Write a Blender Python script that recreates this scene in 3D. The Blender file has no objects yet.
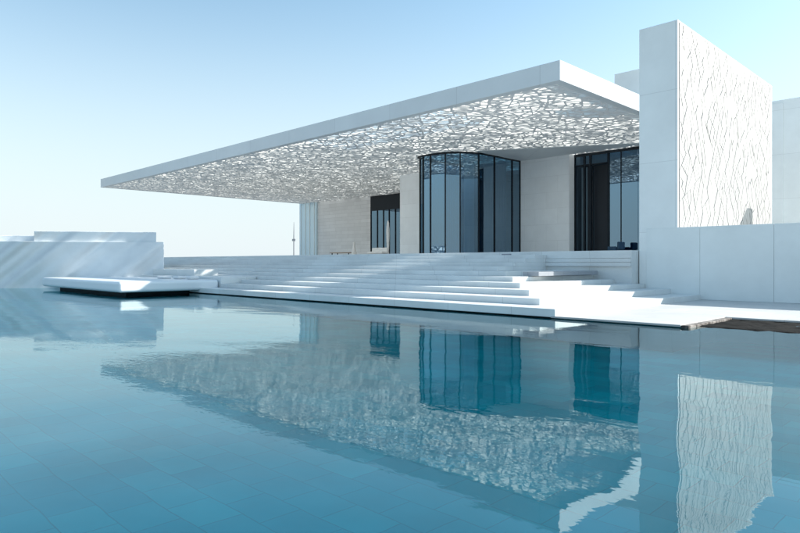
import bpy, bmesh, math, random
from mathutils import Vector
from mathutils.geometry import delaunay_2d_cdt
R = math.radians
rnd = random.Random(7)
scn = bpy.context.scene
C = scn.collection

# ---------------------------------------------------------------- camera
CAM_H = 1.8
cd = bpy.data.cameras.new('camera'); cam = bpy.data.objects.new('camera', cd); C.objects.link(cam)
cam.location = (0, 0, CAM_H); cam.rotation_euler = (R(90), 0, R(45))
cd.sensor_width = 36; cd.lens = 28.0; cd.shift_y = -0.0044; cd.clip_start = 0.1; cd.clip_end = 6000
scn.camera = cam
# ---------------------------------------------------------------- sky, sun, exposure
SUN_AZ, SUN_EL = 55.0, 31.5                # azimuth from +X towards +Y
w = bpy.data.worlds.new('World'); scn.world = w; w.use_nodes = True
nt = w.node_tree; bg = nt.nodes['Background']
sky = nt.nodes.new('ShaderNodeTexSky'); sky.sky_type = 'NISHITA'; sky.sun_disc = False
sky.sun_elevation = R(SUN_EL); sky.sun_rotation = R(90 - SUN_AZ)
sky.air_density = 1.0; sky.dust_density = 1.0; sky.ozone_density = 1.0
# pale air: towards the horizon the sky whitens
gt = nt.nodes.new('ShaderNodeTexCoord'); gs = nt.nodes.new('ShaderNodeSeparateXYZ'); nt.links.new(gt.outputs['Generated'], gs.inputs[0])
gr = nt.nodes.new('ShaderNodeMapRange'); gr.interpolation_type = 'SMOOTHSTEP'
gr.inputs[1].default_value = .0; gr.inputs[2].default_value = .46; gr.inputs[3].default_value = .95; gr.inputs[4].default_value = .06
nt.links.new(gs.outputs[2], gr.inputs[0])
gm = nt.nodes.new('ShaderNodeMix'); gm.data_type = 'RGBA'; gm.inputs[7].default_value = (1.92, 2.12, 2.22, 1)
nt.links.new(gr.outputs[0], gm.inputs[0]); gt2 = nt.nodes.new('ShaderNodeMix'); gt2.data_type = 'RGBA'; gt2.blend_type = 'MULTIPLY'; gt2.inputs[0].default_value = 1; gt2.inputs[7].default_value = (.475, .575, .535, 1)
nt.links.new(sky.outputs[0], gt2.inputs[6]); nt.links.new(gt2.outputs[2], gm.inputs[6])
nt.links.new(gm.outputs[2], bg.inputs[0]); bg.inputs[1].default_value = 0.105
sl = bpy.data.lights.new('sun', 'SUN'); sl.energy = 2.0; sl.angle = R(0.53); sl.color = (1.0, 0.955, 0.89)
so = bpy.data.objects.new('sun', sl); C.objects.link(so)
sd = Vector((math.cos(R(SUN_AZ))*math.cos(R(SUN_EL)), math.sin(R(SUN_AZ))*math.cos(R(SUN_EL)), math.sin(R(SUN_EL))))
so.rotation_euler = sd.to_track_quat('Z', 'Y').to_euler(); so.location = (20, 20, 40)
scn.view_settings.view_transform = 'Standard'; scn.view_settings.look = 'None'
scn.view_settings.exposure = 2.08; scn.view_settings.gamma = 1; scn.view_settings.use_curve_mapping = False
scn.render.engine = 'CYCLES'
scn.cycles.max_bounces = 8; scn.cycles.transparent_max_bounces = 12

# ---------------------------------------------------------------- materials
def mat(name, col=(.7, .7, .7), rough=.6, **kw):
    m = bpy.data.materials.new(name); m.use_nodes = True
    b = m.node_tree.nodes['Principled BSDF']
    b.inputs['Base Color'].default_value = (*col, 1); b.inputs['Roughness'].default_value = rough
    for k, v in kw.items(): b.inputs[k].default_value = v
    return m
def N(m, t, **kw):
    n = m.node_tree.nodes.new(t)
    for k, v in kw.items(): setattr(n, k, v)
    return n
def L(m, a, b): m.node_tree.links.new(a, b)
def math_node(m, op, a, b=None):
    n = N(m, 'ShaderNodeMath', operation=op)
    for i, v in enumerate((a, b)):
        if v is None: continue
        if isinstance(v, (int, float)): n.inputs[i].default_value = v
        else: L(m, v, n.inputs[i])
    return n.outputs[0]
def stone(name, col, rough=.55, bw=1.5, bh=.8, joint=.012, jcol=.72, vertical=True, offset=.0, var=.06, bump=.15, spec=.35, cloud=.08):
    """pale stone or plaster in large slabs: thin joints, slab to slab variation, faint clouding"""
    m = mat(name, col, rough); nt = m.node_tree; b = nt.nodes['Principled BSDF']
    b.inputs['Specular IOR Level'].default_value = spec
    tc = N(m, 'ShaderNodeTexCoord'); sp = N(m, 'ShaderNodeSeparateXYZ'); L(m, tc.outputs['Object'], sp.inputs[0])
    cb = N(m, 'ShaderNodeCombineXYZ')
    if vertical:
        L(m, math_node(m, 'ADD', sp.outputs[0], sp.outputs[1]), cb.inputs[0]); L(m, sp.outputs[2], cb.inputs[1])
    else:
        L(m, sp.outputs[0], cb.inputs[0]); L(m, sp.outputs[1], cb.inputs[1])
    br = N(m, 'ShaderNodeTexBrick', offset=offset, squash=1.0)
    br.inputs['Scale'].default_value = 1; br.inputs['Brick Width'].default_value = bw; br.inputs['Row Height'].default_value = bh
    br.inputs['Mortar Size'].default_value = joint; br.inputs['Mortar Smooth'].default_value = .2
    br.inputs['Color1'].default_value = (*[c*(1+var*.5) for c in col], 1)
    br.inputs['Color2'].default_value = (*[c*(1-var) for c in col], 1)
    br.inputs['Mortar'].default_value = (*[c*jcol for c in col], 1)
    L(m, cb.outputs[0], br.inputs['Vector'])
    no = N(m, 'ShaderNodeTexNoise'); no.inputs['Scale'].default_value = .45; no.inputs['Detail'].default_value = 7
    no.inputs['Roughness'].default_value = .62
    L(m, tc.outputs['Object'], no.inputs['Vector'])
    mr = N(m, 'ShaderNodeMapRange'); mr.inputs[1].default_value = .3; mr.inputs[2].default_value = .7
    mr.inputs[3].default_value = 1-cloud; mr.inputs[4].default_value = 1+cloud*.4
    L(m, no.outputs[0], mr.inputs[0])
    mx = N(m, 'ShaderNodeMix', data_type='RGBA', blend_type='MULTIPLY'); mx.inputs[0].default_value = 1
    L(m, br.outputs[0], mx.inputs[6]); L(m, mr.outputs[0], mx.inputs[7]); L(m, mx.outputs[2], b.inputs['Base Color'])
    n2 = N(m, 'ShaderNodeTexNoise'); n2.inputs['Scale'].default_value = 9; n2.inputs['Detail'].default_value = 6
    L(m, tc.outputs['Object'], n2.inputs['Vector'])
    h = math_node(m, 'SUBTRACT', math_node(m, 'MULTIPLY', n2.outputs[0], .12), br.outputs['Fac'])
    bp = N(m, 'ShaderNodeBump'); bp.inputs['Strength'].default_value = bump; bp.inputs['Distance'].default_value = .02
    L(m, h, bp.inputs['Height']); L(m, bp.outputs[0], b.inputs['Normal'])
    return m

M = {}
M['plaster'] = stone('white plaster panels', (.77, .82, .82), bw=90, bh=90, joint=.002, jcol=.9, var=.02)
M['tower'] = stone('white tower render', (.80, .84, .84), bw=6.2, bh=3.25, joint=.012, jcol=.8, var=.02)
M['relief'] = mat('white relief panels', (.42, .418, .41), .6)
M['pier'] = mat('pale blue glazed panels', (.56, .72, .80), .25)
M['groove'] = mat('grey groove bed', (.13, .14, .15), .9)
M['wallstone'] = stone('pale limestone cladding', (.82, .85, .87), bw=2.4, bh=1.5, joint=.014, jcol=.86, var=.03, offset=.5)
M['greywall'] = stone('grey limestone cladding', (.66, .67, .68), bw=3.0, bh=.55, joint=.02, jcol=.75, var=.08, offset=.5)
M['steps'] = stone('white marble steps', (.72, .75, .75), .4, bw=2.7, bh=40, joint=.010, jcol=.76, var=.05, cloud=.13)
M['floor'] = stone('pale paving', (.58, .58, .57), .45, bw=1.6, bh=.8, joint=.012, jcol=.72, vertical=False, offset=.5, var=.07)
M['block'] = stone('white rendered blocks', (.76, .80, .82), bw=30, bh=30, joint=.004, jcol=.9, var=.01, cloud=.1)
M['fascia'] = stone('white fascia cladding', (.64, .68, .70), .5, bw=6.0, bh=30, joint=.02, jcol=.8, var=.03, cloud=.05)
M['rib'] = mat('pale grey lattice ribs', (.74, .745, .75), .6)
M['darkmetal'] = mat('dark anodised metal', (.004, .010, .017), .5, **{'Specular IOR Level': .25})
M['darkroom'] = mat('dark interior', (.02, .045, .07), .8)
M['curtain'] = mat('blue grey curtain', (.16, .24, .30), .9)
M['door'] = mat('near black door leaf', (.003, .009, .018), .6)
M['grey_stone'] = stone('grey granite', (.33, .35, .38), .6, bw=1.3, bh=9, var=.05)
M['raft'] = mat('polished white composite', (.74, .79, .83), .3)
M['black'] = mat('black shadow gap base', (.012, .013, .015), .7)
M['cushion'] = mat('white outdoor fabric', (.8, .8, .8), .9)
M['whitemetal'] = mat('white painted metal', (.8, .8, .8), .4)
M['woodtop'] = mat('pale wood', (.36, .27, .19), .6)
M['bluefab'] = mat('dark blue upholstery', (.03, .07, .12), .9)
M['sand'] = stone('pale dry ground', (.55, .50, .43), .9, bw=500, bh=500, joint=0, vertical=False, cloud=.25)

# slanting bumps added to the block's render to turn low sun into light streaks
m = M['block']; b = m.node_tree.nodes['Principled BSDF']
tc = N(m, 'ShaderNodeTexCoord'); mp = N(m, 'ShaderNodeMapping')
sp = N(m, 'ShaderNodeSeparateXYZ'); L(m, tc.outputs['Object'], sp.inputs[0])
al = math_node(m, 'ADD', math_node(m, 'MULTIPLY', sp.outputs[0], .56), math_node(m, 'MULTIPLY', sp.outputs[1], .83))
dg = math_node(m, 'SUBTRACT', al, math_node(m, 'MULTIPLY', sp.outputs[2], 1.15)); dl = math_node(m, 'ADD', al, sp.outputs[2])
cb = N(m, 'ShaderNodeCombineXYZ'); L(m, dg, cb.inputs[0]); L(m, math_node(m, 'MULTIPLY', dl, .08), cb.inputs[1])
no = N(m, 'ShaderNodeTexNoise'); no.inputs['Scale'].default_value = .45; no.inputs['Detail'].default_value = 1; L(m, cb.outputs[0], no.inputs['Vector'])
bp = N(m, 'ShaderNodeBump'); bp.inputs['Strength'].default_value = 1; bp.inputs['Distance'].default_value = 1.3
L(m, no.outputs[0], bp.inputs['Height']); L(m, bp.outputs[0], b.inputs['Normal'])

# dark wet rock shelf
m = M['rock'] = mat('dark wet rock', (.03, .028, .026), .8, **{'Specular IOR Level': .1}); b = m.node_tree.nodes['Principled BSDF']
tc = N(m, 'ShaderNodeTexCoord'); no = N(m, 'ShaderNodeTexNoise'); no.inputs['Scale'].default_value = 3.5; no.inputs['Detail'].default_value = 9
L(m, tc.outputs['Object'], no.inputs['Vector']); cr = N(m, 'ShaderNodeValToRGB'); L(m, no.outputs[0], cr.inputs[0])
cr.color_ramp.elements[0].position = .45; cr.color_ramp.elements[0].color = (.002, .002, .002, 1)
cr.color_ramp.elements[1].position = .85; cr.color_ramp.elements[1].color = (.005, .0045, .004, 1)
L(m, cr.outputs[0], b.inputs['Base Color'])
bp = N(m, 'ShaderNodeBump'); bp.inputs['Strength'].default_value = .8; bp.inputs['Distance'].default_value = .08
L(m, no.outputs[0], bp.inputs['Height']); L(m, bp.outputs[0], b.inputs['Normal'])
# rough brown coping edge
m = M['coping'] = mat('rough brown stone edge', (.30, .25, .21), .8); b = m.node_tree.nodes['Principled BSDF']
tc = N(m, 'ShaderNodeTexCoord'); no = N(m, 'ShaderNodeTexNoise'); no.inputs['Scale'].default_value = 5; no.inputs['Detail'].default_value = 8
L(m, tc.outputs['Object'], no.inputs['Vector']); cr = N(m, 'ShaderNodeValToRGB'); L(m, no.outputs[0], cr.inputs[0])
cr.color_ramp.elements[0].position = .4; cr.color_ramp.elements[0].color = (.05, .04, .035, 1)
cr.color_ramp.elements[1].position = .62; cr.color_ramp.elements[1].color = (.30, .27, .25, 1)
L(m, cr.outputs[0], b.inputs['Base Color'])

# translucent roof skin above the lattice: daylight passes through it
m = M['skin'] = bpy.data.materials.new('translucent roof skin'); m.use_nodes = True; nt = m.node_tree
nt.nodes.remove(nt.nodes['Principled BSDF'])
tr = N(m, 'ShaderNodeBsdfTranslucent'); tr.inputs[0].default_value = (.93, .89, .81, 1)
df = N(m, 'ShaderNodeBsdfDiffuse'); df.inputs[0].default_value = (.85, .85, .84, 1)
mx = N(m, 'ShaderNodeMixShader'); mx.inputs[0].default_value = .3
L(m, tr.outputs[0], mx.inputs[1]); L(m, df.outputs[0], mx.inputs[2]); L(m, mx.outputs[0], nt.nodes['Material Output'].inputs[0])

# window glass: tinted, with a strong mirror share
def glassmat(name, tint, refl, gcol=(.52, .76, .95)):
    m = bpy.data.materials.new(name); m.use_nodes = True; nt = m.node_tree
    nt.nodes.remove(nt.nodes['Principled BSDF'])
    tr = N(m, 'ShaderNodeBsdfTransparent'); tr.inputs[0].default_value = (*tint, 1)
    gl = N(m, 'ShaderNodeBsdfGlossy'); gl.inputs[0].default_value = (*gcol, 1); gl.inputs['Roughness'].default_value = .012
    tc = N(m, 'ShaderNodeTexCoord'); no = N(m, 'ShaderNodeTexNoise'); no.inputs['Scale'].default_value = .35
    L(m, tc.outputs['Object'], no.inputs['Vector'])
    bp = N(m, 'ShaderNodeBump'); bp.inputs['Strength'].default_value = .08; bp.inputs['Distance'].default_value = .02
    L(m, no.outputs[0], bp.inputs['Height']); L(m, bp.outputs[0], gl.inputs['Normal'])
    lw = N(m, 'ShaderNodeLayerWeight'); lw.inputs[0].default_value = .35
    fac = math_node(m, 'ADD', math_node(m, 'MULTIPLY', lw.outputs['Facing'], .25), refl)
    mx = N(m, 'ShaderNodeMixShader'); L(m, fac, mx.inputs[0])
    L(m, tr.outputs[0], mx.inputs[1]); L(m, gl.outputs[0], mx.inputs[2]); L(m, mx.outputs[0], nt.nodes['Material Output'].inputs[0])
    return m
M['glass'] = glassmat('blue tinted glass', (.08, .22, .34), .27)
M['darkglass'] = glassmat('dark tinted glass', (.07, .16, .24), .18)

# pool water
m = M['water'] = bpy.data.materials.new('pool water'); m.use_nodes = True; nt = m.node_tree
nt.nodes.remove(nt.nodes['Principled BSDF'])
tr = N(m, 'ShaderNodeBsdfTransparent'); tr.inputs[0].default_value = (.7, 1, 1, 1)
gl = N(m, 'ShaderNodeBsdfGlossy'); gl.inputs[0].default_value = (.86, .98, 1, 1); gl.inputs['Roughness'].default_value = .01
tc = N(m, 'ShaderNodeTexCoord')
def wave(scale, dist, detail, rot, sx, prev=None, gust=False):
    mp = N(m, 'ShaderNodeMapping'); mp.inputs['Rotation'].default_value = (0, 0, R(rot)); mp.inputs['Scale'].default_value = (1, sx, 1)
    L(m, tc.outputs['Object'], mp.inputs[0])
    no = N(m, 'ShaderNodeTexNoise'); no.inputs['Scale'].default_value = scale; no.inputs['Detail'].default_value = detail
    no.inputs['Distortion'].default_value = .4
    L(m, mp.outputs[0], no.inputs['Vector'])
    bp = N(m, 'ShaderNodeBump'); bp.inputs['Strength'].default_value = 1; bp.inputs['Distance'].default_value = dist
    if gust:                                     # wind patches: the fine ripples come and go
        g = N(m, 'ShaderNodeTexNoise'); g.inputs['Scale'].default_value = .07; g.inputs['Detail'].default_value = 3; L(m, tc.outputs['Object'], g.inputs['Vector'])
        q = N(m, 'ShaderNodeMapRange'); q.inputs[1].default_value = .46; q.inputs[2].default_value = .62; q.inputs[3].default_value = .7; q.inputs[4].default_value = 2.6
        L(m, g.outputs[0], q.inputs[0]); L(m, math_node(m, 'MULTIPLY', no.outputs[0], q.outputs[0]), bp.inputs['Height'])
    else: L(m, no.outputs[0], bp.inputs['Height'])
    if prev: L(m, prev, bp.inputs['Normal'])
    return bp.outputs[0]
n1 = wave(.35, .013, 1, 50, 1.6)
n2 = wave(1.3, .0014, 2, -20, 2.0, n1)
n3 = wave(6.5, .0004, 2, 40, 1.8, n2, gust=True)
fr = N(m, 'ShaderNodeFresnel'); fr.inputs['IOR'].default_value = 1.62
L(m, n3, gl.inputs['Normal']); L(m, n3, fr.inputs['Normal'])
mx = N(m, 'ShaderNodeMixShader'); L(m, fr.outputs[0], mx.inputs[0])
L(m, tr.outputs[0], mx.inputs[1]); L(m, gl.outputs[0], mx.inputs[2]); L(m, mx.outputs[0], nt.nodes['Material Output'].inputs[0])

# pool floor tiles
m = M['tile'] = mat('turquoise pool tiles', (.07, .36, .48), .5); b = m.node_tree.nodes['Principled BSDF']
tc = N(m, 'ShaderNodeTexCoord')
dn = N(m, 'ShaderNodeTexNoise'); dn.inputs['Scale'].default_value = 1.1; L(m, tc.outputs['Object'], dn.inputs['Vector'])
vm = N(m, 'ShaderNodeVectorMath', operation='MULTIPLY_ADD'); vm.inputs[1].default_value = (.10, .10, 0)
L(m, dn.outputs['Color'], vm.inputs[0]); L(m, tc.outputs['Object'], vm.inputs[2])
br = N(m, 'ShaderNodeTexBrick', offset=.5)
for k, v in {'Scale': 1, 'Brick Width': .62, 'Row Height': .46, 'Mortar Size': .008, 'Mortar Smooth': .6, 'Bias': 0}.items(): br.inputs[k].default_value = v
br.inputs['Color1'].default_value = (.004, .88, .90, 1); br.inputs['Color2'].default_value = (.003, .70, .76, 1); br.inputs['Mortar'].default_value = (.003, .56, .60, 1)
L(m, vm.outputs[0], br.inputs['Vector'])
no = N(m, 'ShaderNodeTexNoise'); no.inputs['Scale'].default_value = .5; no.inputs['Detail'].default_value = 4; L(m, tc.outputs['Object'], no.inputs['Vector'])
mr = N(m, 'ShaderNodeMapRange'); mr.inputs[1].default_value = .3; mr.inputs[2].default_value = .7; mr.inputs[3].default_value = .8; mr.inputs[4].default_value = 1.1
L(m, no.outputs[0], mr.inputs[0])
mx = N(m, 'ShaderNodeMix', data_type='RGBA', blend_type='MULTIPLY'); mx.inputs[0].default_value = 1
L(m, br.outputs[0], mx.inputs[6]); L(m, mr.outputs[0], mx.inputs[7]); L(m, mx.outputs[2], b.inputs['Base Color'])

# ---------------------------------------------------------------- helpers
def thing(name, label, cat, loc, group=None):
    o = bpy.data.objects.new(name, None); C.objects.link(o); o.location = loc; o.empty_display_size = .3
    o['label'] = label; o['category'] = cat
    if group: o['group'] = group
    return o
def world_loc(o):
    v = Vector(o.location)
    while o.parent: o = o.parent; v += Vector(o.location)
    return v
def obj(name, bm, m, parent=None, bevel=0, smooth=False, label=None):
    """bm in world coordinates; stored relative to the parent"""
    if parent is not None: bmesh.ops.translate(bm, verts=bm.verts, vec=-world_loc(parent))
    me = bpy.data.meshes.new(name); bm.to_mesh(me); bm.free(); me.materials.append(m)
    o = bpy.data.objects.new(name, me); C.objects.link(o)
    if parent is not None: o.parent = parent
    if bevel:
        md = o.modifiers.new('bevel', 'BEVEL'); md.width = bevel; md.segments = 2; md.limit_method = 'ANGLE'
    if smooth:
        for p in me.polygons: p.use_smooth = True
    if label: o['label'] = label
    return o
def struct(name, bm, m, **kw):
    o = obj(name, bm, m, **kw); o['kind'] = 'structure'; return o
def tag(o, label, cat, group=None):
    o['label'] = label; o['category'] = cat
    if group: o['group'] = group
    return o
def box(bm, x0, x1, y0, y1, z0, z1):
    v = [bm.verts.new(p) for p in ((x0,y0,z0),(x1,y0,z0),(x1,y1,z0),(x0,y1,z0),(x0,y0,z1),(x1,y0,z1),(x1,y1,z1),(x0,y1,z1))]
    for f in ((0,3,2,1),(4,5,6,7),(0,1,5,4),(1,2,6,5),(2,3,7,6),(3,0,4,7)): bm.faces.new([v[i] for i in f])
    return bm
def B(*a): return box(bmesh.new(), *a)
def prism(poly, z0, z1):
    bm = bmesh.new(); n = len(poly)
    lo = [bm.verts.new((x, y, z0)) for x, y in poly]; hi = [bm.verts.new((x, y, z1)) for x, y in poly]
    bm.faces.new(lo[::-1]); bm.faces.new(hi)
    for i in range(n): bm.faces.new((lo[i], lo[(i+1) % n], hi[(i+1) % n], hi[i]))
    bmesh.ops.recalc_face_normals(bm, faces=bm.faces)
    return bm
def lathe(cx, cy, prof, seg=16):
    bm = bmesh.new(); rings = []
    for r, z in prof:
        rings.append([bm.verts.new((cx+r*math.cos(2*math.pi*i/seg), cy+r*math.sin(2*math.pi*i/seg), z)) for i in range(seg)])
    for a, b_ in zip(rings, rings[1:]):
        for i in range(seg): bm.faces.new((a[i], a[(i+1) % seg], b_[(i+1) % seg], b_[i]))
    bm.faces.new(rings[0][::-1]); bm.faces.new(rings[-1])
    return bm
F = 622.0
def X_at(px, Y):          # x of the point on plane y=Y seen at photo column px
    u = (px-400)/F; return Y*(u-1)/(u+1)

# convex polygon tools
def area(p): return abs(sum(p[i][0]*p[(i+1)%len(p)][1]-p[(i+1)%len(p)][0]*p[i][1] for i in range(len(p))))/2
def split(p, c, n):
    a, b_ = [], []
    for i in range(len(p)):
        P, Q = p[i], p[(i+1) % len(p)]
        dp = (P[0]-c[0])*n[0]+(P[1]-c[1])*n[1]; dq = (Q[0]-c[0])*n[0]+(Q[1]-c[1])*n[1]
        (a if dp >= 0 else b_).append(P)
        if dp*dq < 0:
            t = dp/(dp-dq); S = (P[0]+t*(Q[0]-P[0]), P[1]+t*(Q[1]-P[1])); a.append(S); b_.append(S)
    return a, b_
def centroid(p): return (sum(q[0] for q in p)/len(p), sum(q[1] for q in p)/len(p))
def inradius(p, c):
    r = 1e9
    for i in range(len(p)):
        P, Q = p[i], p[(i+1) % len(p)]; dx, dy = Q[0]-P[0], Q[1]-P[1]; l = math.hypot(dx, dy)
        if l > 1e-6: r = min(r, abs((c[0]-P[0])*dy-(c[1]-P[1])*dx)/l)
    return r
def voronoi(x0, x1, y0, y1, sx, sy, jit):
    pts = []
    nx, ny = int((x1-x0)/sx)+5, int((y1-y0)/sy)+5
    for i in range(-2, nx):
        for j in range(-2, ny):
            pts.append(Vector((x0+(i+.5*(j % 2))*sx+rnd.uniform(-jit, jit)*sx, (y0+j*sy+rnd.uniform(-jit, jit)*sy))))
    k = sx/sy                                    # triangulate in a squashed space so that cells come out elongated
    sp = [Vector((p.x, p.y*k)) for p in pts]
    vs, es, fs, ov, _, _ = delaunay_2d_cdt(sp, [], [], 0, 1e-6)
    cc = {i: [] for i in range(len(vs))}
    for f in fs:
        if len(f) != 3: continue
        (ax, ay), (bx, by), (cx, cy) = [vs[i] for i in f]
        d = 2*(ax*(by-cy)+bx*(cy-ay)+cx*(ay-by))
        if abs(d) < 1e-9: continue
        ux = ((ax*ax+ay*ay)*(by-cy)+(bx*bx+by*by)*(cy-ay)+(cx*cx+cy*cy)*(ay-by))/d
        uy = ((ax*ax+ay*ay)*(cx-bx)+(bx*bx+by*by)*(ax-cx)+(cx*cx+cy*cy)*(bx-ax))/d
        for i in f: cc[i].append((ux, uy))
    out = []
    for i, c in cc.items():
        if len(c) < 3: continue
        v = vs[i]; c.sort(key=lambda q: math.atan2(q[1]-v.y, q[0]-v.x))
        p = [(q[0], q[1]/k) for q in c]
        for cpt, n in (((x0, 0), (1, 0)), ((x1, 0), (-1, 0)), ((0, y0), (0, 1)), ((0, y1), (0, -1))):
            if len(p) < 3: break
            p, _ = split(p, cpt, n)
        if len(p) >= 3 and area(p) > .003: out.append(p)
    return out

# ---------------------------------------------------------------- ground, water, plaza
WZ = .09
ZG = .17
bm = bmesh.new()
for x0, x1, y0, y1 in ((-3000, 3000, 31, 3000), (-3000, -85, -3000, 31), (25, 3000, -3000, 31), (-85, 25, -3000, -14)):
    bm.faces.new([bm.verts.new(p) for p in ((x0, y0, ZG-.02), (x1, y0, ZG-.02), (x1, y1, ZG-.02), (x0, y1, ZG-.02))])
struct('ground', bm, M['sand'])
struct('pool_floor', B(-85, 25, -14, 31, -1.0, -.62), M['tile'])
bm = bmesh.new(); bm.faces.new([bm.verts.new(p) for p in ((-84.99, -13.99, WZ), (24.99, -13.99, WZ), (24.99, 31, WZ), (-84.99, 31, WZ))])
struct('water', bm, M['water'])
Y1 = 16.8
# plaza slab with the notch on the right
struct('plaza', prism([(-10.25, Y1), (-6.36, Y1), (-6.36, 20.3), (25, 20.3), (25, 60), (-10.25, 60)], ZG-.06, ZG), M['floor'], bevel=.012)
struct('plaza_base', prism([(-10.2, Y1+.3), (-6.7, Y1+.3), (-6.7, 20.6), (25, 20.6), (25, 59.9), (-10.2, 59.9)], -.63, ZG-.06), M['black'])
# rough stone edge on the notch and wet shelf
bm = bmesh.new()
for k in range(6):
    y0_ = Y1+.02+k*.58
    box(bm, -6.357, -6.16, y0_, y0_+.565, WZ-.15, ZG-.012-(k % 2)*.006)
tag(obj('coping_stones', bm, M['coping'], bevel=.012), 'rough brown stone edging along the notch in the pool rim', 'edging')
bm = bmesh.new(); nx, ny = 120, 14
gv = [[bm.verts.new((-6.15+i*(28/nx), 17.35+j*(3.0/ny)+(rnd.uniform(-.03, .03) if j == 0 else 0),
      (WZ-.06 if j == 0 else WZ+.018+rnd.uniform(-.02, .018)))) for j in range(ny+1)] for i in range(nx+1)]
for i in range(nx):
    for j in range(ny): bm.faces.new((gv[i][j], gv[i+1][j], gv[i+1][j+1], gv[i][j+1]))
tag(obj('rock_shelf', bm, M['rock']), 'dark wet rock shelf at the waterline below the pale plaza slab', 'rock')

# ---------------------------------------------------------------- staircase
ys = [16.8, 18.0, 19.2, 20.4, 21.5, 22.7, 24.0]
xs = [-10.1, -11.4, -12.6, -13.8, -14.9, -16.1, -17.5]
zs = [.39, .61, .82, 1.02, 1.22, 1.43, 1.645]
xl = [-34.0, -32.6, -32.4, -72, -72, -72, -72]
YW = 29.0
st = thing('staircase', 'broad white stone staircase rising from the pool to the terrace under the canopy', 'stairs', (-25, 22, 0))
z0 = ZG
YT = [25.4, 26.3, 27.2, 28.3]; ZT = [1.835, 2.025, 2.215, 2.40]
for i, (y, x, z, l) in enumerate(zip(ys, xs, zs, xl)):
    obj('step', B(l, x, y, YW-.01, z0-(.035 if i == 0 else 0), z), M['steps'], st, bevel=.015)
    z0 = z
for i, (y, z) in enumerate(zip(YT, ZT)):
    last = i == 3
    obj('step', B(-100, -12.95 if last else -17.5, y, 30, .2 if last else z0, z), M['steps'], st, bevel=.012)
    if not last: obj('ledge', B(-17.49, -12.95, 28.3-.05*(3-i), 28.299, z0+.004, z-.012), M['steps'], st)
    z0 = z
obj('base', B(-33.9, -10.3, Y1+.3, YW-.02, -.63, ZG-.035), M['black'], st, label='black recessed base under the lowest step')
# terrace floor
struct('terrace', B(-100, -12.95, 30, 75, .1, 2.40), M['floor'])
b_ = obj('grey_slab', B(-15.35, -14.55, 22.9, 28.1, 1.24, 1.42), M['grey_stone'], bevel=.01)  # plain grey slab laid along the dark band on the steps
tag(b_, 'long low grey granite slab set across the sunlit steps', 'grey_stone')
tag(obj('vent_cover', B(X_at(502, 28.28), X_at(511, 28.28), 28.24, 28.296, 2.20, 2.30), M['grey_stone']), 'small dark vent plate in the terrace edge below the curved glazing', 'vent')

# ---------------------------------------------------------------- screen tower, garden wall, annex
XT0, XT1 = -12.9, -11.1
tw = thing('screen_tower', 'tall white tower with an engraved web of lines on its sunlit side', 'tower', (-12, 36, 0))
obj('wall', B(XT0, XT1, YW, 44.1, ZG-.1, 12.9), M['tower'], tw, bevel=.02)
bm = bmesh.new()
cells, todo = [], [[(YW+.12, 2.9), (44.0, 2.9), (44.0, 12.78), (YW+.12, 12.78)]]
while todo:
    p = todo.pop()
    if area(p) < rnd.uniform(.22, .8): cells.append(p); continue
    wy = max(q[0] for q in p)-min(q[0] for q in p); hz = max(q[1] for q in p)-min(q[1] for q in p); c = centroid(p)
    if wy*1.45 > hz: a_ = rnd.choice((-1, 1))*rnd.uniform(20, 42)          # steep cut
    else: a_ = 90+rnd.choice((-1, 1))*rnd.uniform(25, 48)
    q1, q2 = split(p, (c[0]+rnd.uniform(-.08, .08)*wy, c[1]+rnd.uniform(-.08, .08)*hz), (math.cos(R(a_)), math.sin(R(a_))))
    if len(q1) < 3 or len(q2) < 3: cells.append(p); continue
    todo += [q1, q2]
for p in cells:
    c = centroid(p); r = inradius(p, c)
    if r < .03: continue
    hw = (max(q[0] for q in p)-min(q[0] for q in p))/2; hh = (max(q[1] for q in p)-min(q[1] for q in p))/2
    sy_, sz_ = 1-min(.35, .052/hw), 1-min(.35, .018/hh); dx = .02
    a = [bm.verts.new((XT1+.0065, c[0]+(q[0]-c[0])*sy_, c[1]+(q[1]-c[1])*sz_)) for q in p]
    b_ = [bm.verts.new((XT1+dx, c[0]+(q[0]-c[0])*(sy_-.004), c[1]+(q[1]-c[1])*(sz_-.004))) for q in p]
    bm.faces.new(b_)
    for i in range(len(p)): bm.faces.new((a[i], a[(i+1) % len(p)], b_[(i+1) % len(p)], b_[i]))
bmesh.ops.recalc_face_normals(bm, faces=bm.faces)
obj('groove_bed', B(XT1+.001, XT1+.006, YW+.1, 44.02, 2.9, 12.8), M['groove'], tw)
obj('relief_screen', bm, M['relief'], tw, label='bright white relief of tall irregular cells')

gw = thing('garden_wall', 'long low white panel wall running right from the foot of the tower', 'wall', (-4, YW, ZG))
xp = [-12.54, X_at(700, YW), X_at(774, YW), -3.2, .6, 4.4, 8.2, 12]
for a, b2 in zip(xp, xp[1:]):
    obj('panel', B(a+.006, b2-.006, YW-.03, YW-.002, ZG+.005, 3.42), M['plaster'], gw, bevel=.004)
obj('core', B(-11.09+.06, 12, YW, YW+.5, ZG-.1, 3.405), M['plaster'], gw)

an = thing('annex_block', 'plain white block seen at the right edge behind the tower', 'building', (-10, 55, 0))
obj('wall', B(-14.5, -8.5, 52, 60, ZG-.1, 13.75), M['tower'], an, bevel=.02)
obj('pilaster', B(-14.5, -12.35, 51.9, 52, ZG, 13.5), M['tower'], an)
tag(obj('shadow_pillar', B(-8.6, -7.5, 42.6, 43.6, ZG-.1, 7.6), M['tower'], bevel=.02), 'unseen white pillar behind the low wall, added to cast a shadow on the tower', 'pillar')  # pillar out of view, added to throw a shadow on the relief

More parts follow.
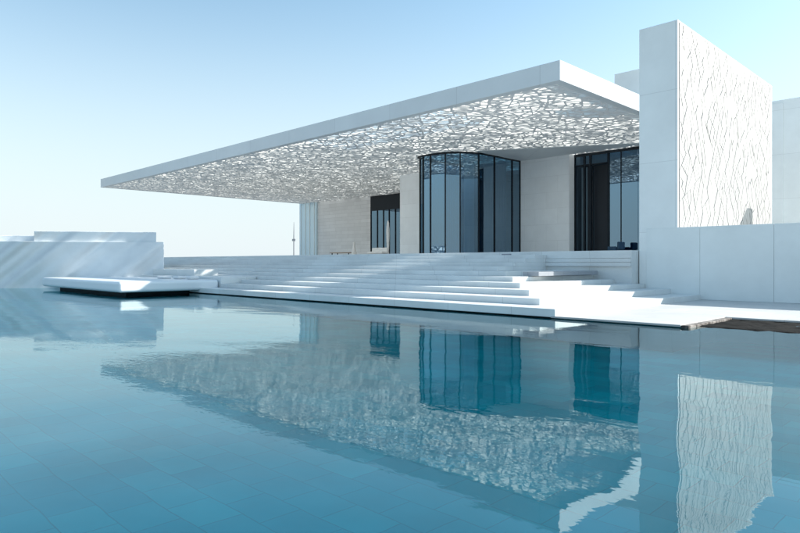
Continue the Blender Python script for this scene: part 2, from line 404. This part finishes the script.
# ---------------------------------------------------------------- pavilion
XC0, XC1, YC0, YC1 = -85.5, -17.7, 29.95, 66.0
ZB, ZTOP = 11.74, 12.80
pv = thing('pavilion', 'white museum pavilion with a huge patterned canopy over curved dark glazing', 'building', (-45, 50, 2.4))
# canopy: ring of fascia, lattice, translucent skin
bm = bmesh.new()
T = .55
def ring(bm, x0, x1, y0, y1, t, za, zb):
    o_ = [(x0, y0), (x1, y0), (x1, y1), (x0, y1)]; i_ = [(x0+t, y0+t), (x1-t, y0+t), (x1-t, y1-t), (x0+t, y1-t)]
    v = [[bm.verts.new((*p, z)) for p in q] for q, z in ((o_, za), (i_, za), (o_, zb), (i_, zb))]
    for k in range(4):
        j = (k+1) % 4
        bm.faces.new((v[0][k], v[1][k], v[1][j], v[0][j])); bm.faces.new((v[2][k], v[2][j], v[3][j], v[3][k]))
        bm.faces.new((v[0][k], v[0][j], v[2][j], v[2][k])); bm.faces.new((v[1][k], v[3][k], v[3][j], v[1][j]))
ring(bm, XC0, XC1, YC0, YC1, T, ZB-.03, ZTOP)
bmesh.ops.recalc_face_normals(bm, faces=bm.faces)
cn = obj('canopy', bm, M['fascia'], pv, bevel=.015)
# lattice: shards from random cuts
polys = []
xa, xb, ya, yb = XC0+T, XC1-T, YC0+T, YC1-T
stack = [(p, 0) for p in voronoi(xa, xb, ya, yb, 3.2, 2.6, .45)]
while stack:
    p, d = stack.pop()
    A = area(p)
    if A < rnd.uniform(.18, .62):
        polys.append(p); continue
    c = centroid(p)
    # cut roughly across the longest direction
    lx = max(q[0] for q in p)-min(q[0] for q in p); ly = max(q[1] for q in p)-min(q[1] for q in p)
    best = max(((p[i], p[j]) for i in range(len(p)) for j in range(i)), key=lambda e: (e[0][0]-e[1][0])**2+(e[0][1]-e[1][1])**2)
    ang = math.atan2(best[0][1]-best[1][1], best[0][0]-best[1][0]) + rnd.gauss(0, .5)
    if rnd.random() < .35: ang = R(135)+rnd.gauss(0, .3)
    cj = (c[0]+rnd.uniform(-.1, .1)*lx*.5, c[1]+rnd.uniform(-.1, .1)*ly*.5)
    a, b2 = split(p, cj, (math.cos(ang), math.sin(ang)))
    if len(a) < 3 or len(b2) < 3: polys.append(p); continue
    stack.append((a, d+1)); stack.append((b2, d+1))
bm = bmesh.new(); ZL = ZB+.055
for p in polys:
    c = centroid(p); r = inradius(p, c)
    s = 1-min(.8, rnd.uniform(.025, .08)/max(r, .01))
    if rnd.random() < .07: s = .25
    o_ = [bm.verts.new((*q, ZB)) for q in p]
    i_ = [bm.verts.new((c[0]+(q[0]-c[0])*s, c[1]+(q[1]-c[1])*s, ZB+.02)) for q in p]
    t_ = [bm.verts.new((c[0]+(q[0]-c[0])*s, c[1]+(q[1]-c[1])*s, ZL)) for q in p]
    k = len(p)
    for i in range(k):
        j = (i+1) % k
        bm.faces.new((o_[i], o_[j], i_[j], i_[i])); bm.faces.new((i_[i], i_[j], t_[j], t_[i]))
obj('ceiling_lattice', bm, M['rib'], cn, label='ceiling of irregular shards between grey ribs')
bm = bmesh.new()                                # open slots added to the skin, letting sun streaks fall on the left block
def sheet(x0, x1, y0, y1): bm.faces.new([bm.verts.new(p) for p in ((x0, y0, ZL+.03), (x1, y0, ZL+.03), (x1, y1, ZL+.03), (x0, y1, ZL+.03))])
sx0, sx1 = -42.0, -27.0
sheet(xa, sx0, ya, yb); sheet(sx1, xb, ya, yb)
sy = ya
for a, b2 in ((30.7, 31.5), (31.9, 32.9), (33.3, 34.0), (34.5, 35.6)): sheet(sx0, sx1, sy, a); sy = b2
sheet(sx0, sx1, sy, yb)
obj('roof_skin', bm, M['skin'], cn)
obj('plain_soffit', prism([(-34.3, 43.5), (-34.3, 50.98), (-21, 50.98)], ZB-.06, ZB-.01), M['fascia'], pv)

WT = ZB+.012
GX0, GX1, GY0, GY1 = -40.3, -34.5, 42.1, 51.0
# walls
obj('wall', B(-50, GX0, 50, 70, 2.4, WT), M['wallstone'], pv)
obj('wall', B(GX1-.02, -29.2, 51, 52.2, 2.4, WT), M['wallstone'], pv)
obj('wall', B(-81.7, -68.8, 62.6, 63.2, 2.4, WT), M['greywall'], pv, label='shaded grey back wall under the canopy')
pier = obj('end_pier', B(-86.3, -81.7, 62.3, 63.0, 2.4, 12.1), M['pier'], pv)
bm = bmesh.new()
for k in range(4): box(bm, -85.8+k*1.2, -85.74+k*1.2, 62.2, 62.3, 2.4, 12.0)
obj('fin', bm, M['plaster'], pier)
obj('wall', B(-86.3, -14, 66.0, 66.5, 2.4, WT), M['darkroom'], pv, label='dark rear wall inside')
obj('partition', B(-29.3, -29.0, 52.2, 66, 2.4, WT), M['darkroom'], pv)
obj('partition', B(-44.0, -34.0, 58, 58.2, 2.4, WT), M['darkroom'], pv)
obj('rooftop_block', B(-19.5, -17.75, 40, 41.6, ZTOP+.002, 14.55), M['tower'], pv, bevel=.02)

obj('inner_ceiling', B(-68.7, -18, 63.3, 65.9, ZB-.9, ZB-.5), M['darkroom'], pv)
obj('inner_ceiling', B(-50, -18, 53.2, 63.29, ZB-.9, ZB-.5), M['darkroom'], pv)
# curved glazing (rounded corner)
def gpath():
    r = 3.4; pts = [(GX0, GY1-1.0), (GX0, GY0+.9), (GX0+.9*.3, GY0+.9*.3), (GX0+.9, GY0)]
    pts = [(GX0, 50.0), (GX0, 43.0), (GX0+.35, 42.35), (GX0+1.1, GY0)]
    cx, cy = GX1-r, GY0+r
    for k in range(0, 13): a = R(-90+k*7.5); pts.append((cx+r*math.cos(a), cy+r*math.sin(a)))
    pts.append((GX1, GY1))
    return pts
path = gpath()
def resample(path, d):
    out = []; 
    for k, (a, b2) in enumerate(zip(path, path[1:])):
        l = math.dist(a, b2); n_ = max(1, int(l/d))
        for i in range(n_): out.append((a[0]+(b2[0]-a[0])*i/n_, a[1]+(b2[1]-a[1])*i/n_))
    out.append(path[-1]); return out
fine = resample(path, .12)
cg = thing_part = bpy.data.objects.new('curved_glazing', None); C.objects.link(cg); cg.parent = pv; cg.location = Vector((-37, 46, 2.4))-world_loc(pv)
def colpx(p): u = (p[0]+p[1])/(p[1]-p[0]); return 400+u*F
cuts_px = [423, 431, 446, 459.5, 478.5, 494, 512]
front = [i for i, p in enumerate(fine) if p[1] < 43.01 or p[0] > GX1-3.6]
cut_idx = [0, front[0]]
for c in cuts_px:
    cut_idx.append(min(front, key=lambda i: abs(colpx(fine[i])-c)))
cut_idx.append(len(fine)-1)
cut_idx = sorted(set(cut_idx))
def strip(pts, z0, z1, off=0, thick=.03):
    bm = bmesh.new(); lo, hi, lo2, hi2 = [], [], [], []
    for k, p in enumerate(pts):
        a = pts[max(k-1, 0)]; b2 = pts[min(k+1, len(pts)-1)]
        dx, dy = b2[0]-a[0], b2[1]-a[1]; l = math.hypot(dx, dy) or 1; nx_, ny_ = dy/l, -dx/l
        q = (p[0]+nx_*off, p[1]+ny_*off); q2 = (p[0]+nx_*(off-thick), p[1]+ny_*(off-thick))
        lo.append(bm.verts.new((*q, z0))); hi.append(bm.verts.new((*q, z1))); lo2.append(bm.verts.new((*q2, z0))); hi2.append(bm.verts.new((*q2, z1)))
    for k in range(len(pts)-1):
        bm.faces.new((lo[k], lo[k+1], hi[k+1], hi[k]))
        if thick:
            bm.faces.new((lo2[k], hi2[k], hi2[k+1], lo2[k+1])); bm.faces.new((hi[k], hi[k+1], hi2[k+1], hi2[k])); bm.faces.new((lo[k], lo2[k], lo2[k+1], lo[k+1]))
    if thick:
        bm.faces.new((lo[0], hi[0], hi2[0], lo2[0])); bm.faces.new((lo[-1], lo2[-1], hi2[-1], hi[-1]))
    return bm
for a, b2 in zip(cut_idx, cut_idx[1:]):
    seg = fine[a:b2+1]
    obj('pane', strip([seg[0], seg[-1]], 2.5, WT-.1, 0, 0), M['glass'], cg)
for i in cut_idx[1:]:
    p = fine[i]; q = fine[min(i+1, len(fine)-1)] if i < len(fine)-1 else fine[i]; q0 = fine[i-1]
    dx, dy = q[0]-q0[0], q[1]-q0[1]; l = math.hypot(dx, dy); dx, dy = dx/l, dy/l; nx_, ny_ = dy, -dx
    wd = .055; h_ = .07
    obj('mullion', prism([(p[0]+dx*wd-nx_*.1, p[1]+dy*wd-ny_*.1), (p[0]+dx*wd+nx_*h_, p[1]+dy*wd+ny_*h_), (p[0]-dx*wd+nx_*h_, p[1]-dy*wd+ny_*h_), (p[0]-dx*wd-nx_*.1, p[1]-dy*wd-ny_*.1)], 2.4, WT-.02), M['darkmetal'], cg)
obj('top_rail', strip(fine, WT-.16, WT-.004, .06, .16), M['darkmetal'], cg)
obj('bottom_rail', strip(fine, 2.4, 2.52, .06, .16), M['darkmetal'], cg)
# inside the curved room
obj('interior_column', lathe(-37.6, 47, [(.5, 2.4), (.5, WT)], 20), M['wallstone'], pv)
bm = bmesh.new(); pts = []
for k in range(90):
    pts.append((-39.4+k*.05, 49.3+.13*math.sin(k*1.1)))
obj('curtain', strip(pts, 2.45, WT-.2, 0, .02), M['curtain'], pv)

# flat glazing: right recess
rg = bpy.data.objects.new('entrance_glazing', None); C.objects.link(rg); rg.parent = pv; rg.location = Vector((-24, 52, 2.4))-world_loc(pv)
YG = 52.0
cols = [569.5, 574.6, 584.5, 590.5, 608.5, 621, 638]
xsn = [X_at(c, YG) for c in cols]
obj('pane', B(xsn[0], xsn[1]-.05, YG-.55, YG-.52, 2.5, WT-.1), M['glass'], rg)
obj('door_leaf', B(xsn[1]+.06, xsn[2]-.04, YG+.9, YG+.98, 2.5, WT-1.1), M['curtain'], rg)
obj('door_leaf', B(xsn[2]+.04, xsn[3]-.04, YG+.5, YG+.58, 2.5, WT-1.1), M['door'], rg)
obj('door_leaf', B(xsn[3]+.04, xsn[4]-.04, YG+.6, YG+.68, 2.5, WT-1.1), M['door'], rg)
obj('pane', B(xsn[1], xsn[4], YG, YG+.03, WT-1.0, WT-.1), M['darkglass'], rg)
for a, b2 in ((4, 5), (5, 6)): obj('pane', B(xsn[a]+.04, xsn[b2]-.02, YG, YG+.03, 2.5, WT-.1), M['glass'], rg)
obj('pane', B(xsn[6], -14.55, YG, YG+.03, 2.5, WT-.1), M['glass'], rg)
for c in (1, 2, 3, 4): obj('mullion', B(xsn[c]-.08, xsn[c]+.08, YG-.1, YG+.12, 2.4, WT-.02), M['darkmetal'], rg)
obj('mullion', B(xsn[5]-.03, xsn[5]+.03, YG-.06, YG+.12, 2.4, WT-.02), M['darkmetal'], rg)
obj('transom', B(xsn[1], xsn[4], YG-.08, YG+.1, WT-1.1, WT-1.0), M['darkmetal'], rg)
obj('top_rail', B(xsn[0], -14.55, YG-.12, YG+.12, WT-.22, WT-.01), M['darkmetal'], rg)
obj('bottom_rail', B(xsn[0], -14.55, YG-.1, YG+.1, 2.4, 2.5), M['darkmetal'], rg)
# left recess glazing
lg = bpy.data.objects.new('lounge_glazing', None); C.objects.link(lg); lg.parent = pv; lg.location = Vector((-60, 62.7, 2.4))-world_loc(pv)
YL = 62.7
lx = [-68.8, -67.4, -66.1, -64.9, -63.6, -57, -50.02]
for a, b2 in zip(lx, lx[1:]): obj('pane', B(a+.03, b2-.03, YL, YL+.03, 2.5, WT-.1), M['darkglass'], lg)
for a in lx[:-1]: obj('mullion', B(a-.06, a+.06, YL-.1, YL+.1, 2.4, WT-.02), M['darkmetal'], lg)
obj('top_rail', B(-68.8, -50.02, YL-.12, YL+.12, WT-2.2, WT-.01), M['darkmetal'], lg)
obj('bottom_rail', B(-68.8, -50.02, YL-.1, YL+.1, 2.4, 2.5), M['darkmetal'], lg)

# ---------------------------------------------------------------- things on the terrace
def cushion_box(x0, x1, y0, y1, z0, z1, m, name, parent, bev=.1):
    return obj(name, B(x0, x1, y0, y1, z0, z1), m, parent, bevel=bev, smooth=False)
ly = 54.0
cx = X_at(377, ly)
sf = thing('outdoor_sofa', 'white outdoor sofa on the terrace before the recessed glazing', 'sofa', (cx, ly, 2.4))
obj('base', B(cx-1.5, cx+1.5, ly-.5, ly+.55, 2.75, 2.95), M['whitemetal'], sf, bevel=.03)
cushion_box(cx-1.4, cx-.02, ly-.5, ly+.4, 2.96, 3.25, M['cushion'], 'seat_cushion', sf)
cushion_box(cx+.02, cx+1.4, ly-.5, ly+.4, 2.96, 3.25, M['cushion'], 'seat_cushion', sf)
cushion_box(cx-1.45, cx+1.45, ly+.42, ly+.72, 2.96, 3.75, M['cushion'], 'backrest', sf)
for sx_ in (-1.35, 1.35):
    for sy_ in (-.4, .45): obj('leg', B(cx+sx_-.04, cx+sx_+.04, ly+sy_-.04, ly+sy_+.04, 2.4, 2.75), M['whitemetal'], sf)
tx = X_at(343, 56)
tb = thing('low_table', 'low wooden table in front of the shaded grey wall', 'table', (tx, 56, 2.4))
obj('tabletop', B(tx-2.1, tx+2.1, 55.3, 56.7, 3.18, 3.27), M['woodtop'], tb, bevel=.01)
for sx_ in (-1.8, 1.8):
    for sy_ in (-.5, .5): obj('leg', B(tx+sx_-.05, tx+sx_+.05, 56+sy_-.05, 56+sy_+.05, 2.4, 3.18), M['darkmetal'], tb)
vx = X_at(354, 55.5)
tag(obj('tall_vase', lathe(vx, 55.5, [(.2, 2.4), (.34, 2.7), (.36, 3.1), (.22, 3.8), (.13, 4.5), (.16, 4.62)], 18), M['whitemetal'], smooth=True), 'tall slim white vase beside the low wooden table', 'vase')
px_ = X_at(388, 58)
tag(obj('slim_sculpture', lathe(px_, 58, [(.35, 2.4), (.35, 2.55), (.14, 2.65), (.17, 4.0), (.24, 6.0), (.15, 7.2), (.04, 7.5)], 14), M['wallstone'], smooth=True), 'tall slender pale sculpture by the recessed glazing', 'sculpture')
# armchair behind the entrance glass
ax = X_at(616, 50.8); ay = 50.8
ac = thing('armchair', 'dark blue armchair by the entrance glazing beside the tower', 'armchair', (ax, ay, 2.4))
obj('seat', B(ax-.45, ax+.5, ay-.6, ay+.5, 2.65, 2.95), M['bluefab'], ac, bevel=.07)
obj('backrest', prism([(ax+.36, ay-.6), (ax+.58, ay-.6), (ax+.58, ay+.5), (ax+.36, ay+.5)], 2.95, 3.6), M['bluefab'], ac, bevel=.07)
for s_ in (-1, 1): obj('armrest', B(ax-.42, ax+.34, ay-.05+s_*.62-.08, ay-.05+s_*.62+.08, 2.85, 3.2), M['bluefab'], ac, bevel=.04)
for sx_ in (-.38, .42):
    for sy_ in (-.45, .38): obj('leg', B(ax+sx_-.04, ax+sx_+.04, ay+sy_-.04, ay+sy_+.04, 2.4, 2.65), M['darkmetal'], ac)
# mast
mxp = X_at(294, 75)
ms = thing('mast', 'thin grey mast with a small crosshead rising behind the terrace', 'mast', (mxp, 75, .1))
obj('pole', lathe(mxp, 75, [(.16, .1), (.14, 7.2), (.05, 10.2)], 10), M['grey_stone'], ms)
obj('crosshead', B(mxp-.55, mxp+.55, 74.9, 75.1, 6.3, 6.75), M['grey_stone'], ms, bevel=.03)

# ---------------------------------------------------------------- left blocks
lb = thing('stepped_block', 'pale windowless two tier block rising from the water at the left', 'building', (-50, 15, 0))
dv = Vector((5.9, 8.7)).normalized(); nv = Vector((dv.y, -dv.x)); PA = Vector((-48.8, 10.6)); PB = Vector((-42.9, 19.3)); vr = Vector((-.93, .37))
def slab(p, q, back, s0, z0, z1, name):
    a = p-nv*s0; b_ = q-nv*s0
    return obj(name, prism([tuple(a), tuple(b_), tuple(b_+vr*back), tuple(a+vr*back)], z0, z1), M['block'], lb, bevel=.02)
slab(PA-dv*16, PB, 11, 0, -.63, 3.28, 'lower_tier')
slab(PA+dv*2.05, PB-dv*.55, 8, .18, 3.28, 3.98, 'upper_tier')
slab(PA-dv*14, PA+dv*2.03, 6, 2.4, 3.28, 3.75, 'roof_ledge')
pl = thing('stepped_plinth', 'pale stepped plinth between the left block and the stairs behind the floating platform', 'plinth', (-40, 19, 0))
obj('tier', B(-45.98, -32.62, 18.05, 20.38, -.63, .98), M['steps'], pl, bevel=.015)
obj('tier', B(-45.98, -37.2, 18.7, 20.38, .98, 1.38), M['steps'], pl, bevel=.015)
ch = thing('roof_vent', 'small white vent standing on the roof of the left block', 'vent', (-50, 11, 3.7))
obj('stack', B(-50.3, -49.6, 9.4, 9.9, 3.75, 4.05), M['whitemetal'], ch)
obj('cap', B(-50.4, -49.5, 9.3, 10.0, 4.12, 4.2), M['grey_stone'], ch)
obj('post', B(-50.0, -49.9, 9.6, 9.7, 4.05, 4.12), M['grey_stone'], ch)

# floating platform
fp = thing('floating_platform', 'white round edged platform floating over the pool near the left block', 'platform', (-40, 15, 0))
obj('deck', B(-47.2+1.3, -32.7, 12.35, 17.95, .27, .84), M['raft'], fp, bevel=.16, smooth=False).modifiers['bevel'].segments = 5
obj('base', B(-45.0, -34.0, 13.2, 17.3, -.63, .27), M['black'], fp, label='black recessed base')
for k, (x, y, l) in enumerate(((-37.2, 16.9, .75), (-35.6, 17.1, .6), (-34.4, 17.3, .5))):
    bm = B(x-l, x+l*.2, y-.3, y+.3, .843, .99+.03*k)
    lab = ('widest white cushion on the floating platform, nearest the block', 'middle white cushion on the floating platform', 'smallest white cushion on the floating platform, nearest the stairs')[k]
    tag(obj('cushion', bm, M['cushion'], bevel=.12), lab, 'cushion', 'white cushions on the floating platform')
